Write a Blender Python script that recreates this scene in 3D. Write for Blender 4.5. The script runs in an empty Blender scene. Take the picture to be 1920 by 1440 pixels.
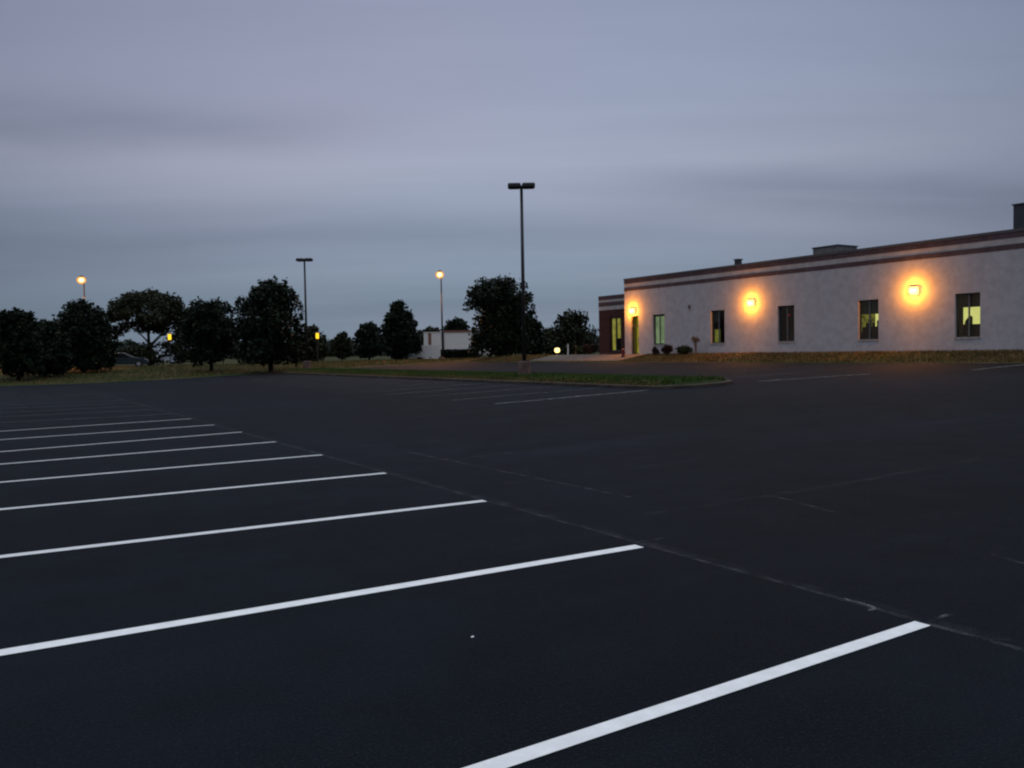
import bpy, math, random
import numpy as np
from mathutils import Vector, Matrix

S = bpy.context.scene
COL = S.collection
rad = math.radians

# ------------------------------------------------------------------ camera
cam_d = bpy.data.cameras.new("camera")
cam = bpy.data.objects.new("camera", cam_d)
COL.objects.link(cam)
F = Vector((0.52808103, 0.84833395, -0.03820908))
R = Vector((0.8484702, -0.52895388, -0.01749621))
U = Vector((0.03505347, 0.02317984, 0.99911658))
m = Matrix((R, U, -F)).transposed().to_4x4()
m.translation = Vector((-4.888, -3.064, 1.739))
cam.matrix_world = m
cam_d.sensor_width = 36.0
cam_d.lens = 36.0 * 1587.3 / 1920.0
cam_d.clip_start = 0.05
cam_d.clip_end = 4000.0
S.camera = cam

# ------------------------------------------------------------------ colour management
S.view_settings.view_transform = 'Standard'
S.view_settings.look = 'None'
S.view_settings.exposure = 0.0
S.view_settings.gamma = 1.0
S.view_settings.use_curve_mapping = False
S.cycles.filter_width = 2.2          # a small, slightly soft camera lens
S.cycles.max_bounces = 6
S.cycles.transparent_max_bounces = 12
S.cycles.sample_clamp_indirect = 4.0

SUN_EL, SUN_AZ = rad(3.0), rad(300.0)

# ------------------------------------------------------------------ node helpers
class NT:
    def __init__(self, tree):
        self.t = tree
        tree.nodes.clear()
    def n(self, kind, **kw):
        nd = self.t.nodes.new(kind)
        for k, v in kw.items():
            setattr(nd, k, v)
        return nd
    def put(self, sock, v):
        if v is None:
            return
        if hasattr(v, 'is_output'):
            self.t.links.new(v, sock)
        else:
            if hasattr(sock, 'default_value') and hasattr(sock.default_value, '__len__') and not hasattr(v, '__len__'):
                v = [v] * len(sock.default_value)
            if hasattr(v, '__len__') and len(sock.default_value) == 4 and len(v) == 3:
                v = list(v) + [1.0]
            sock.default_value = v
    def math(self, op, a, b=None, c=None, clamp=False):
        nd = self.n('ShaderNodeMath', operation=op, use_clamp=clamp)
        for i, v in enumerate((a, b, c)):
            self.put(nd.inputs[i], v)
        return nd.outputs[0]
    def vmath(self, op, a, b=None):
        nd = self.n('ShaderNodeVectorMath', operation=op)
        self.put(nd.inputs[0], a)
        self.put(nd.inputs[1], b)
        return nd
    def mix(self, f, a, b, blend='MIX'):
        nd = self.n('ShaderNodeMix', data_type='RGBA', blend_type=blend)
        self.put(nd.inputs[0], f)
        self.put(nd.inputs[6], a)
        self.put(nd.inputs[7], b)
        return nd.outputs[2]
    def noise(self, vec, scale, detail=3.0, rough=0.55, dist=0.0):
        nd = self.n('ShaderNodeTexNoise')
        self.put(nd.inputs['Vector'], vec)
        nd.inputs['Scale'].default_value = scale
        nd.inputs['Detail'].default_value = detail
        nd.inputs['Roughness'].default_value = rough
        nd.inputs['Distortion'].default_value = dist
        return nd.outputs[0]
    def ramp(self, f, lo, hi, smooth=True):
        nd = self.n('ShaderNodeMapRange')
        nd.interpolation_type = 'SMOOTHSTEP' if smooth else 'LINEAR'
        self.put(nd.inputs[0], f)
        nd.inputs[1].default_value = lo
        nd.inputs[2].default_value = hi
        return nd.outputs[0]
    def mapping(self, vec, scale=(1, 1, 1), rot=(0, 0, 0), loc=(0, 0, 0)):
        nd = self.n('ShaderNodeMapping')
        self.put(nd.inputs['Vector'], vec)
        nd.inputs['Scale'].default_value = scale
        nd.inputs['Rotation'].default_value = rot
        nd.inputs['Location'].default_value = loc
        return nd.outputs[0]

# ------------------------------------------------------------------ world: overcast dusk
W = bpy.data.worlds.new("World")
S.world = W
W.use_nodes = True
w = NT(W.node_tree)
wout = w.n('ShaderNodeOutputWorld')
bg = w.n('ShaderNodeBackground')
sky = w.n('ShaderNodeTexSky')
sky.sky_type = 'NISHITA'
sky.sun_disc = False
sky.sun_elevation = SUN_EL
sky.sun_rotation = SUN_AZ
tc = w.n('ShaderNodeTexCoord')
d = w.vmath('NORMALIZE', tc.outputs['Generated']).outputs[0]
sep = w.n('ShaderNodeSeparateXYZ')
w.put(sep.inputs[0], d)
dz = w.math('MAXIMUM', sep.outputs[2], 0.0)
# flat cloud deck: direction projected on a plane overhead
den = w.math('ADD', dz, 0.10)
cv = w.n('ShaderNodeCombineXYZ')
w.put(cv.inputs[0], w.math('DIVIDE', sep.outputs[0], den))
w.put(cv.inputs[1], w.math('DIVIDE', sep.outputs[1], den))
deck = cv.outputs[0]
rot = w.mapping(deck, rot=(0, 0, rad(34.0)))
bands = w.noise(w.mapping(rot, scale=(0.16, 0.62, 1), loc=(3.1, 1.35, 0)), 1.0, 4.0, 0.5, 0.25)
fine = w.noise(w.mapping(rot, scale=(0.35, 1.5, 1), loc=(7.7, 2.1, 0)), 1.0, 5.0, 0.55, 0.3)
hue = w.noise(w.mapping(deck, scale=(0.22, 0.22, 1), loc=(1.0, 5.0, 0)), 1.0, 2.0)
# elevation base: cool and dim low, lilac higher, brighter to the zenith (overcast)
cr = w.n('ShaderNodeValToRGB')
els = cr.color_ramp.elements
pts = [(0.0, (0.205, 0.245, 0.315)), (0.067, (0.228, 0.266, 0.345)), (0.13, (0.295, 0.322, 0.425)),
       (0.21, (0.400, 0.418, 0.535)), (0.29, (0.352, 0.378, 0.505)), (0.37, (0.310, 0.338, 0.462)),
       (0.46, (0.36, 0.39, 0.52)), (0.70, (0.88, 0.91, 1.04)), (1.0, (1.32, 1.35, 1.48))]
els[0].position, els[0].color = pts[0][0], pts[0][1] + (1,)
els[1].position, els[1].color = pts[-1][0], pts[-1][1] + (1,)
for p_, c_ in pts[1:-1]:
    e_ = els.new(p_)
    e_.color = c_ + (1,)
w.put(cr.inputs[0], dz)
c0 = cr.outputs[0]
warm = w.ramp(hue, 0.35, 0.65)
c1 = w.mix(warm, w.mix(1.0, c0, (0.885, 0.990, 1.010), 'MULTIPLY'), w.mix(1.0, c0, (0.99, 0.990, 1.005), 'MULTIPLY'))
dark = w.math('MULTIPLY', w.ramp(bands, 0.34, 0.58), 1.0)
dark2 = w.math('ADD', w.math('MULTIPLY', dark, 0.55), w.math('MULTIPLY', w.ramp(fine, 0.3, 0.7), 0.45))
mul = w.n('ShaderNodeMapRange')
w.put(mul.inputs[0], dark2)
mul.inputs[3].default_value = 0.92
mul.inputs[4].default_value = 1.09
# individual cloud bars low in the overcast, given by compass direction and height
az = w.math('ARCTAN2', sep.outputs[0], sep.outputs[1])
wz = w.noise(w.mapping(deck, scale=(0.5, 0.5, 1), loc=(2.0, 9.0, 0)), 1.0, 4.0, 0.6)
elw = w.math('ADD', dz, w.math('MULTIPLY', w.math('SUBTRACT', wz, 0.5), 0.075))
def bar(c_, slope, a0, sig, fades, depth):
    mid_ = w.math('ADD', w.math('MULTIPLY', w.math('SUBTRACT', az, a0), slope), c_)
    q = w.math('DIVIDE', w.math('SUBTRACT', elw, mid_), sig)
    g = w.math('EXPONENT', w.math('MULTIPLY', w.math('MULTIPLY', q, q), -1.0))
    for lo_, hi_ in fades:
        g = w.math('MULTIPLY', g, w.ramp(az, lo_, hi_))
    g = w.math('MULTIPLY', g, w.ramp(fine, 0.15, 0.60))
    return w.math('SUBTRACT', 1.0, w.math('MULTIPLY', g, depth))
f = mul.outputs[0]
f = w.math('MULTIPLY', f, bar(0.240, 0.08, 0.15, 0.026, [(0.56, 0.10), (-0.9, -0.2)], 0.26))
f = w.math('MULTIPLY', f, bar(0.168, -0.14, 0.914, 0.022, [(0.58, 0.90), (1.9, 1.2)], 0.20))
f = w.math('MULTIPLY', f, bar(0.132, 0.02, 0.30, 0.018, [(0.86, 0.55), (-1.2, -0.4)], 0.12))
# sky darkened to either side of the view, imitating lens vignetting
qa = w.math('DIVIDE', w.math('SUBTRACT', az, 0.55), 0.62)
side = w.math('MINIMUM', w.math('MULTIPLY', w.math('MULTIPLY', qa, qa), 0.35), 0.30)
side = w.math('MULTIPLY', side, w.ramp(dz, 0.75, 0.40))
f = w.math('MULTIPLY', f, w.math('SUBTRACT', 1.0, side))
fv = w.n('ShaderNodeCombineXYZ')                            # denser cloud and the imitated vignetting are also cooler
for k_, p_ in enumerate((1.13, 1.03, 0.92)):
    w.put(fv.inputs[k_], w.math('POWER', f, p_))
c2 = w.vmath('MULTIPLY', c1, fv.outputs[0])
c3 = w.vmath('SCALE', c2.outputs[0])
c3.inputs['Scale'].default_value = 10.0
wcol = w.mix(0.06, c3.outputs[0], sky.outputs[0])
w.put(bg.inputs['Color'], wcol)
bg.inputs['Strength'].default_value = 0.1
w.put(wout.inputs[0], bg.outputs[0])

sun_d = bpy.data.lights.new("sun", 'SUN')
sun_d.energy = 0.02
sun_d.angle = rad(25.0)
sun_d.color = (1.0, 0.93, 0.85)
sun = bpy.data.objects.new("sun", sun_d)
COL.objects.link(sun)
sun.rotation_euler = (rad(90) - SUN_EL, 0, -SUN_AZ + math.pi)

# ------------------------------------------------------------------ materials
def new_mat(name):
    mt = bpy.data.materials.new(name)
    mt.use_nodes = True
    t = NT(mt.node_tree)
    out = t.n('ShaderNodeOutputMaterial')
    return mt, t, out

def pbr(name, col, rough=0.7, spec=0.3, metal=0.0, var=0.15, scale=6.0, bump=0.0, bscale=40.0, col2=None, two=False):
    mt, t, out = new_mat(name)
    b = t.n('ShaderNodeBsdfPrincipled')
    co = t.n('ShaderNodeTexCoord').outputs['Object']
    nz = t.noise(co, scale, 4.0, 0.6)
    lo = tuple(c * (1 - var) for c in col)
    hi = col2 if col2 else tuple(min(1, c * (1 + var)) for c in col)
    t.put(b.inputs['Base Color'], t.mix(t.ramp(nz, 0.3, 0.7), lo, hi))
    b.inputs['Roughness'].default_value = rough
    b.inputs['Specular IOR Level'].default_value = spec
    b.inputs['Metallic'].default_value = metal
    if bump:
        bp = t.n('ShaderNodeBump')
        bp.inputs['Strength'].default_value = bump
        bp.inputs['Distance'].default_value = 0.02
        t.put(bp.inputs['Height'], t.noise(co, bscale, 3.0, 0.6))
        t.put(b.inputs['Normal'], bp.outputs[0])
    t.put(out.inputs[0], b.outputs[0])
    return mt

def emit(name, col, strength, var=0.0, scale=3.0):
    mt, t, out = new_mat(name)
    e = t.n('ShaderNodeEmission')
    if var:
        co = t.n('ShaderNodeTexCoord').outputs['Object']
        nz = t.ramp(t.noise(co, scale, 3.0), 0.3, 0.7)
        t.put(e.inputs[0], t.mix(nz, tuple(c * (1 - var) for c in col), col))
    else:
        t.put(e.inputs[0], col)
    e.inputs[1].default_value = strength
    t.put(out.inputs[0], e.outputs[0])
    return mt

def asphalt_mat():
    mt, t, out = new_mat("asphalt")
    b = t.n('ShaderNodeBsdfPrincipled')
    co = t.n('ShaderNodeTexCoord').outputs['Object']
    big = t.noise(co, 0.11, 4.0, 0.6, 0.4)
    streak = t.noise(t.mapping(co, scale=(0.06, 0.9, 1)), 1.0, 4.0, 0.6, 0.3)
    mid = t.noise(co, 1.3, 5.0, 0.65)
    grit = t.noise(co, 70.0, 2.0, 0.7)
    vor = t.n('ShaderNodeTexVoronoi')
    t.put(vor.inputs['Vector'], co)
    vor.inputs['Scale'].default_value = 60.0
    c = t.mix(t.ramp(big, 0.3, 0.72), (0.0032, 0.0055, 0.0074), (0.0058, 0.0091, 0.0146))
    c = t.mix(t.math('MULTIPLY', t.ramp(streak, 0.48, 0.75), 0.45), c, (0.0098, 0.0134, 0.0215))
    c = t.mix(t.math('MULTIPLY', t.ramp(mid, 0.35, 0.75), 0.4), c, (0.0035, 0.0046, 0.0058))
    c = t.mix(t.math('MULTIPLY', t.ramp(grit, 0.52, 0.74), 0.75), c, (0.026, 0.028, 0.033))
    t.put(b.inputs['Base Color'], c)
    b.inputs['Specular IOR Level'].default_value = 0.07
    t.put(b.inputs['Roughness'], t.math('ADD', t.math('MULTIPLY', mid, 0.15), 0.78))
    bp = t.n('ShaderNodeBump')
    bp.inputs['Strength'].default_value = 0.8
    bp.inputs['Distance'].default_value = 0.006
    t.put(bp.inputs['Height'], t.math('ADD', vor.outputs[0], grit))
    t.put(b.inputs['Normal'], bp.outputs[0])
    t.put(out.inputs[0], b.outputs[0])
    return mt

def paint_mat(name, col, lo, hi, amount, scale=9.0, edge=55.0):
    """road paint or chalk: opaque where it stuck, worn through by noise"""
    mt, t, out = new_mat(name)
    b = t.n('ShaderNodeBsdfPrincipled')
    co = t.n('ShaderNodeTexCoord').outputs['Object']
    n1 = t.noise(co, scale, 5.0, 0.65)
    n2 = t.noise(co, edge, 3.0, 0.7)
    t.put(b.inputs['Base Color'], t.mix(t.ramp(n1, 0.3, 0.75), tuple(c * 0.86 for c in col), col))
    b.inputs['Roughness'].default_value = 0.75
    b.inputs['Specular IOR Level'].default_value = 0.2
    tr = t.n('ShaderNodeBsdfTransparent')
    mx = t.n('ShaderNodeMixShader')
    f = t.math('ADD', t.math('MULTIPLY', n1, 0.6), t.math('MULTIPLY', n2, 0.4))
    t.put(mx.inputs[0], t.math('MULTIPLY', t.ramp(f, lo, hi), amount))
    t.put(mx.inputs[1], tr.outputs[0])
    t.put(mx.inputs[2], b.outputs[0])
    t.put(out.inputs[0], mx.outputs[0])
    return mt

def ground_mat():
    mt, t, out = new_mat("rough_grass_ground")
    b = t.n('ShaderNodeBsdfPrincipled')
    co = t.n('ShaderNodeTexCoord').outputs['Object']
    a = t.noise(co, 0.16, 4.0, 0.6)
    f = t.noise(co, 3.0, 5.0, 0.7)
    c = t.mix(t.ramp(a, 0.40, 0.62), (0.030, 0.045, 0.014), (0.085, 0.064, 0.034))
    c = t.mix(t.math('MULTIPLY', t.ramp(f, 0.35, 0.7), 0.6), c, (0.020, 0.026, 0.010))
    t.put(b.inputs['Base Color'], c)
    b.inputs['Roughness'].default_value = 0.95
    b.inputs['Specular IOR Level'].default_value = 0.05
    bp = t.n('ShaderNodeBump')
    bp.inputs['Strength'].default_value = 1.0
    bp.inputs['Distance'].default_value = 0.08
    t.put(bp.inputs['Height'], f)
    t.put(b.inputs['Normal'], bp.outputs[0])
    t.put(out.inputs[0], b.outputs[0])
    return mt

def leaf_mat(name, c1, c2, scale=0.9):
    mt, t, out = new_mat(name)
    b = t.n('ShaderNodeBsdfPrincipled')
    co = t.n('ShaderNodeTexCoord').outputs['Object']
    n1 = t.noise(co, scale, 3.0, 0.6)
    n2 = t.noise(co, 11.0, 2.0, 0.6)
    c = t.mix(t.ramp(n1, 0.35, 0.65), c1, c2)
    c = t.mix(t.math('MULTIPLY', t.ramp(n2, 0.4, 0.7), 0.5), c, tuple(0.55 * x for x in c1))
    t.put(b.inputs['Base Color'], c)
    b.inputs['Roughness'].default_value = 0.6
    b.inputs['Specular IOR Level'].default_value = 0.12
    t.put(out.inputs[0], b.outputs[0])
    return mt

def glass_mat():
    mt, t, out = new_mat("window_glass")
    tr = t.n('ShaderNodeBsdfTransparent')
    tr.inputs[0].default_value = (0.86, 0.9, 0.86, 1)
    gl = t.n('ShaderNodeBsdfGlossy')
    gl.inputs['Roughness'].default_value = 0.06
    lw = t.n('ShaderNodeLayerWeight')
    lw.inputs[0].default_value = 0.5
    fr = t.math('ADD', t.math('MULTIPLY', t.math('POWER', lw.outputs['Facing'], 5.0), 0.92), 0.014)
    mx = t.n('ShaderNodeMixShader')
    t.put(mx.inputs[0], fr)
    t.put(mx.inputs[1], tr.outputs[0])
    t.put(mx.inputs[2], gl.outputs[0])
    t.put(out.inputs[0], mx.outputs[0])
    return mt

def glow_shell_mat(name, col, strength, clear):
    """amber lamp refractor: scatters part of the lamp's light, lets the rest through"""
    mt, t, out = new_mat(name)
    tr = t.n('ShaderNodeBsdfTransparent')
    e = t.n('ShaderNodeEmission')
    t.put(e.inputs[0], col)
    e.inputs[1].default_value = strength
    mx = t.n('ShaderNodeMixShader')
    mx.inputs[0].default_value = 1 - clear
    t.put(mx.inputs[1], tr.outputs[0])
    t.put(mx.inputs[2], e.outputs[0])
    t.put(out.inputs[0], mx.outputs[0])
    return mt

M = {
    'asphalt': asphalt_mat(),
    'ground': ground_mat(),
    'stripe': paint_mat("white_road_paint", (0.86, 0.86, 0.84), 0.22, 0.34, 1.0),
    'old_stripe': paint_mat("worn_road_paint", (0.60, 0.60, 0.60), 0.36, 0.66, 0.28, 5.0),
    'faded_stripe': paint_mat("faded_road_paint", (0.66, 0.66, 0.66), 0.32, 0.62, 0.42, 5.0),
    'ghost': paint_mat("ghost_of_old_paint", (0.30, 0.30, 0.31), 0.44, 0.72, 0.075, 3.0),
    'chalk': paint_mat("chalk", (0.50, 0.51, 0.51), 0.42, 0.72, 0.13, 4.0, 90.0),
    'chalk_bright': paint_mat("bright_chalk", (0.70, 0.74, 0.74), 0.40, 0.64, 0.22, 14.0, 120.0),
    'concrete': pbr("concrete", (0.095, 0.078, 0.068), 0.9, 0.15, var=0.25, scale=2.5, bump=0.4),
    'kerb': pbr("kerb_concrete", (0.055, 0.042, 0.034), 0.9, 0.15, var=0.35, scale=1.4, bump=0.5),
    'pedestal': pbr("brown_pedestal_concrete", (0.13, 0.085, 0.072), 0.9, 0.1, var=0.3, scale=3.0, bump=0.4),
    'wall': pbr("painted_masonry", (0.385, 0.368, 0.385), 0.9, 0.12, var=0.09, scale=3.0, bump=0.5, bscale=22.0),
    'pale_band': pbr("pale_parapet_paint", (0.38, 0.35, 0.34), 0.9, 0.12, var=0.12, scale=2.0),
    'red_band': pbr("oxide_red_band", (0.084, 0.056, 0.060), 0.85, 0.15, var=0.2, scale=3.0),
    'coping': pbr("metal_coping", (0.075, 0.07, 0.075), 0.6, 0.3, var=0.2),
    'brick': pbr("dark_red_brick", (0.060, 0.026, 0.024), 0.9, 0.1, var=0.35, scale=5.0, bump=0.6),
    'roof': pbr("roof_membrane", (0.12, 0.12, 0.12), 0.9, 0.1),
    'bronze': pbr("dark_bronze_metal", (0.020, 0.019, 0.021), 0.55, 0.35, var=0.2),
    'frame': pbr("window_frame_metal", (0.035, 0.034, 0.034), 0.5, 0.35),
    'mullion': pbr("mullion_metal", (0.13, 0.13, 0.13), 0.45, 0.4),
    'sill': pbr("window_sill_stone", (0.30, 0.28, 0.27), 0.9, 0.1),
    'glass': glass_mat(),
    'room': pbr("dark_room_paint", (0.012, 0.014, 0.012), 0.9, 0.1),
    'cabinet': pbr("dark_furniture", (0.012, 0.012, 0.012), 0.7, 0.2),
    'blind_teal': pbr("teal_grey_blind", (0.030, 0.045, 0.040), 0.9, 0.1),
    'blind_brown': pbr("brown_blind", (0.055, 0.040, 0.024), 0.9, 0.1),
    'lit_office': emit("lit_office_wall", (0.92, 0.86, 0.28), 0.90, 0.12),
    'lit_dim': emit("dim_office_wall", (0.40, 0.36, 0.06), 0.5, 0.85, 4.0),
    'lit_green': emit("lit_green_blind", (0.205, 0.262, 0.150), 1.15, 0.35, 2.0),
    'lit_corner': emit("dim_lit_corner", (0.21, 0.20, 0.035), 0.9, 0.5, 4.0),
    'lit_lobby': emit("lit_lobby_wall", (0.62, 0.54, 0.10), 0.58, 0.45, 1.5),
    'lit_door': emit("lit_door_hall", (0.36, 0.29, 0.018), 1.05, 0.4, 1.6),
    'red_light': emit("small_red_lamp", (0.5, 0.02, 0.03), 1.0),
    'lamp_core': emit("sodium_lamp_tube", (1.0, 0.86, 0.50), 9.0),
    'lamp_yellow': emit("sodium_lens", (1.0, 0.62, 0.10), 2.4),
    'lamp_small': emit("small_amber_lamp", (1.0, 0.56, 0.03), 1.7),
    'lamp_low': emit("low_path_lamp", (1.0, 0.78, 0.28), 2.4),
    'lamp_green': emit("cool_headlamp", (0.55, 0.85, 0.50), 0.9),
    'refractor': glow_shell_mat("amber_refractor", (1.0, 0.42, 0.07), 1.15, 0.50),
    'hot_refractor': glow_shell_mat("hot_prismatic_lens", (1.0, 0.60, 0.13), 5.0, 0.25),
    'globe_outer': glow_shell_mat("amber_outer_globe", (1.0, 0.36, 0.05), 1.0, 0.62),
    'globe_inner': glow_shell_mat("amber_inner_globe", (1.0, 0.60, 0.14), 1.9, 0.45),
    'bark': pbr("bark", (0.030, 0.024, 0.020), 0.95, 0.05, var=0.4, scale=4.0, bump=0.6),
    'leaf_dark': leaf_mat("dark_leaves", (0.0062, 0.0130, 0.0066), (0.0120, 0.0215, 0.0092)),
    'leaf_olive': leaf_mat("olive_leaves", (0.018, 0.022, 0.010), (0.032, 0.033, 0.015)),
    'leaf_shrub': leaf_mat("shrub_leaves", (0.026, 0.036, 0.014), (0.048, 0.056, 0.022)),
    'leaf_red': leaf_mat("reddish_shrub_leaves", (0.040, 0.020, 0.016), (0.065, 0.034, 0.022)),
    'leaf_dry': leaf_mat("dry_stalks", (0.11, 0.085, 0.06), (0.18, 0.13, 0.09)),
    'leaf_far': leaf_mat("far_wood_leaves", (0.022, 0.032, 0.024), (0.040, 0.048, 0.036), 0.06),
    'blade_green': leaf_mat("green_blades", (0.030, 0.062, 0.009), (0.056, 0.088, 0.017), 0.5),
    'blade_dry': leaf_mat("dry_blades", (0.115, 0.068, 0.026), (0.20, 0.115, 0.045), 0.5),
    'white_wall': pbr("white_render", (0.70, 0.65, 0.60), 0.9, 0.1, var=0.1),
    'red_trim': pbr("reddish_trim", (0.22, 0.10, 0.075), 0.8, 0.15),
    'white_board': pbr("white_board", (0.62, 0.58, 0.55), 0.8, 0.2, var=0.06),
    'car_dark': pbr("dark_car_paint", (0.012, 0.024, 0.030), 0.3, 0.5, var=0.1),
    'car_pale': pbr("pale_car_paint", (0.36, 0.38, 0.42), 0.3, 0.5, var=0.05),
    'car_white': pbr("white_van_paint", (0.62, 0.56, 0.52), 0.35, 0.5, var=0.05),
    'car_glass': pbr("car_glass", (0.012, 0.014, 0.017), 0.08, 0.5),
    'tyre': pbr("tyre_rubber", (0.012, 0.012, 0.012), 0.9, 0.1),
    'rim': pbr("wheel_metal", (0.25, 0.25, 0.26), 0.4, 0.5),
    'tail': emit("tail_lamp", (0.8, 0.30, 0.25), 0.8),
    'hydrant': pbr("dark_red_paint", (0.13, 0.022, 0.020), 0.6, 0.3),
    'unit': pbr("roof_unit_metal", (0.115, 0.112, 0.110), 0.7, 0.3, var=0.25),
    'vent_dark': pbr("dark_vent_metal", (0.035, 0.036, 0.045), 0.6, 0.3),
    'paper': pbr("white_litter", (0.8, 0.8, 0.78), 0.8, 0.1),
}

# ------------------------------------------------------------------ mesh helpers
class MB:
    def __init__(self):
        self.v, self.f = [], []
    def box(self, x0, x1, y0, y1, z0, z1):
        o = len(self.v)
        self.v += [(x, y, z) for z in (z0, z1) for y in (y0, y1) for x in (x0, x1)]
        for q in ((0, 2, 3, 1), (4, 5, 7, 6), (0, 1, 5, 4), (2, 6, 7, 3), (0, 4, 6, 2), (1, 3, 7, 5)):
            self.f.append(tuple(o + i for i in q))
        return self
    def tube(self, pts, radii, n=10, cap=True):
        o = len(self.v)
        pts = [Vector(p) for p in pts]
        for i, p in enumerate(pts):
            t = (pts[min(i + 1, len(pts) - 1)] - pts[max(i - 1, 0)]).normalized()
            a = t.orthogonal().normalized() if i == 0 else (a - t * a.dot(t)).normalized()
            b = t.cross(a)
            for k in range(n):
                g = 2 * math.pi * k / n
                self.v.append(tuple(p + (a * math.cos(g) + b * math.sin(g)) * radii[i]))
        for i in range(len(pts) - 1):
            for k in range(n):
                k2 = (k + 1) % n
                self.f.append((o + i * n + k, o + i * n + k2, o + (i + 1) * n + k2, o + (i + 1) * n + k))
        if cap:
            self.f.append(tuple(o + k for k in reversed(range(n))))
            self.f.append(tuple(o + (len(pts) - 1) * n + k for k in range(n)))
        return self
    def lathe(self, prof, n=20, c=(0, 0, 0)):
        return self.tube([(c[0], c[1], c[2] + z) for r, z in prof], [max(r, 1e-4) for r, z in prof], n)
    def prism(self, poly, x0, x1, inset=0.0):
        """polygon in the (y, z) plane swept from x0 to x1 with softened rims"""
        o = len(self.v)
        cy = sum(p[0] for p in poly) / len(poly)
        cz = sum(p[1] for p in poly) / len(poly)
        rings = [(x0, inset), (x0 + inset, 0), (x1 - inset, 0), (x1, inset)] if inset else [(x0, 0), (x1, 0)]
        n = len(poly)
        for x, s in rings:
            for (y, z) in poly:
                l = math.hypot(y - cy, z - cz) or 1
                self.v.append((x, y - (y - cy) / l * s, z - (z - cz) / l * s))
        for i in range(len(rings) - 1):
            for k in range(n):
                k2 = (k + 1) % n
                self.f.append((o + i * n + k, o + i * n + k2, o + (i + 1) * n + k2, o + (i + 1) * n + k))
        self.f.append(tuple(o + k for k in reversed(range(n))))
        self.f.append(tuple(o + (len(rings) - 1) * n + k for k in range(n)))
        return self
    def build(self, name, mat, parent=None, smooth=False, bevel=0.0):
        me = bpy.data.meshes.new(name)
        me.from_pydata(self.v, [], self.f)
        me.materials.append(mat)
        me.update()
        if smooth:
            me.polygons.foreach_set('use_smooth', [True] * len(me.polygons))
        o = bpy.data.objects.new(name, me)
        COL.objects.link(o)
        if parent:
            o.parent = parent
        if bevel:
            bv = o.modifiers.new("soft_edges", 'BEVEL')
            bv.width = bevel
            bv.segments = 2
            bv.limit_method = 'ANGLE'
        return o

def np_mesh(name, verts, faces, mat, parent=None):
    me = bpy.data.meshes.new(name)
    verts = np.asarray(verts, np.float32).reshape(-1, 3)
    faces = np.asarray(faces, np.int32)
    k = faces.shape[1]
    me.vertices.add(len(verts))
    me.vertices.foreach_set('co', verts.ravel())
    me.loops.add(faces.size)
    me.loops.foreach_set('vertex_index', faces.ravel())
    me.polygons.add(len(faces))
    me.polygons.foreach_set('loop_start', np.arange(0, faces.size, k, dtype=np.int32))
    me.update(calc_edges=True)
    me.materials.append(mat)
    o = bpy.data.objects.new(name, me)
    COL.objects.link(o)
    if parent:
        o.parent = parent
    return o

def empty(name, loc, rz=0.0):
    o = bpy.data.objects.new(name, None)
    o.empty_display_size = 0.2
    COL.objects.link(o)
    o.location = loc
    o.rotation_euler = (0, 0, rz)
    return o

def tag(o, label=None, cat=None, group=None, kind=None):
    if label: o['label'] = label
    if cat: o['category'] = cat
    if group: o['group'] = group
    if kind: o['kind'] = kind
    return o

def copy_tree(o, parent=None):
    c = o.copy()
    COL.objects.link(c)
    c.parent = parent
    for ch in list(o.children):
        copy_tree(ch, c)
    return c

def lamp(name, loc, power, col, radius=0.1, kind='POINT', parent=None):
    l = bpy.data.lights.new(name, kind)
    l.energy = power
    l.color = col
    l.shadow_soft_size = radius
    o = bpy.data.objects.new(name, l)
    COL.objects.link(o)
    o.location = loc
    if parent:
        o.parent = parent
    return o

# ------------------------------------------------------------------ terrain
def ss(a, b, x):
    t = np.clip((np.asarray(x, float) - a) / (b - a), 0, 1)
    return t * t * (3 - 2 * t)

def lot_z(X):
    a = np.maximum(np.asarray(X, float) - 1, 0)
    r = np.where(a < 4, a * a / 8, a - 2) * 0.032
    return np.minimum(r, 0.032 * 28)

LOT_X1, LOT_Y1 = 31.0, 64.0
def terr(X, Y):
    z = lot_z(X)
    k = ss(63, 86, Y)
    z = z * (1 - k) + (0.80 + 0.10 * ss(10, 40, X)) * k
    z = z + 0.42 * ss(31, 34.4, X) * (1 - ss(56, 76, Y))
    z = z + 0.06 * np.maximum(ss(LOT_X1 - 0.01, LOT_X1 + 0.25, X), ss(LOT_Y1 - 0.01, LOT_Y1 + 0.3, Y))
    return z
def tz(x, y):
    return float(terr(x, y))

def sheet(name, xs, ys, zf, mat):
    X, Y = np.meshgrid(xs, ys)
    V = np.stack([X, Y, zf(X, Y)], -1)
    nx, ny = len(xs), len(ys)
    i = np.arange((ny - 1) * nx).reshape(ny - 1, nx)[:, :-1].ravel()
    return np_mesh(name, V.reshape(-1, 3), np.stack([i, i + 1, i + nx + 1, i + nx], 1), mat)

def ground_z(X, Y):
    inside = (X < LOT_X1 - 0.02) & (Y < LOT_Y1 - 0.02) & (X > -69) & (Y > -59)
    return np.where(inside, lot_z(X) - 0.30, terr(X, Y))
xs = sorted(set([-1500, -800, -400, -200, -120, -69.0, LOT_X1 - 0.03, LOT_X1, 31.08, 31.25, 200, 400, 800, 1500] + list(np.arange(-60, 31, 6.0)) + list(np.arange(31.6, 40, 0.6)) + list(np.arange(42, 130, 8.0))))
ys = sorted(set([-1500, -800, -400, -200, -100, -59.0, LOT_Y1 - 0.03, LOT_Y1, 64.1, 64.3, 200, 300, 500, 900, 1800] + list(np.arange(-56, 64, 8.0)) + list(np.arange(65, 90, 1.5)) + list(np.arange(92, 180, 8.0))))
tag(sheet('ground', xs, ys, ground_z, M['ground']), kind='structure')

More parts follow.
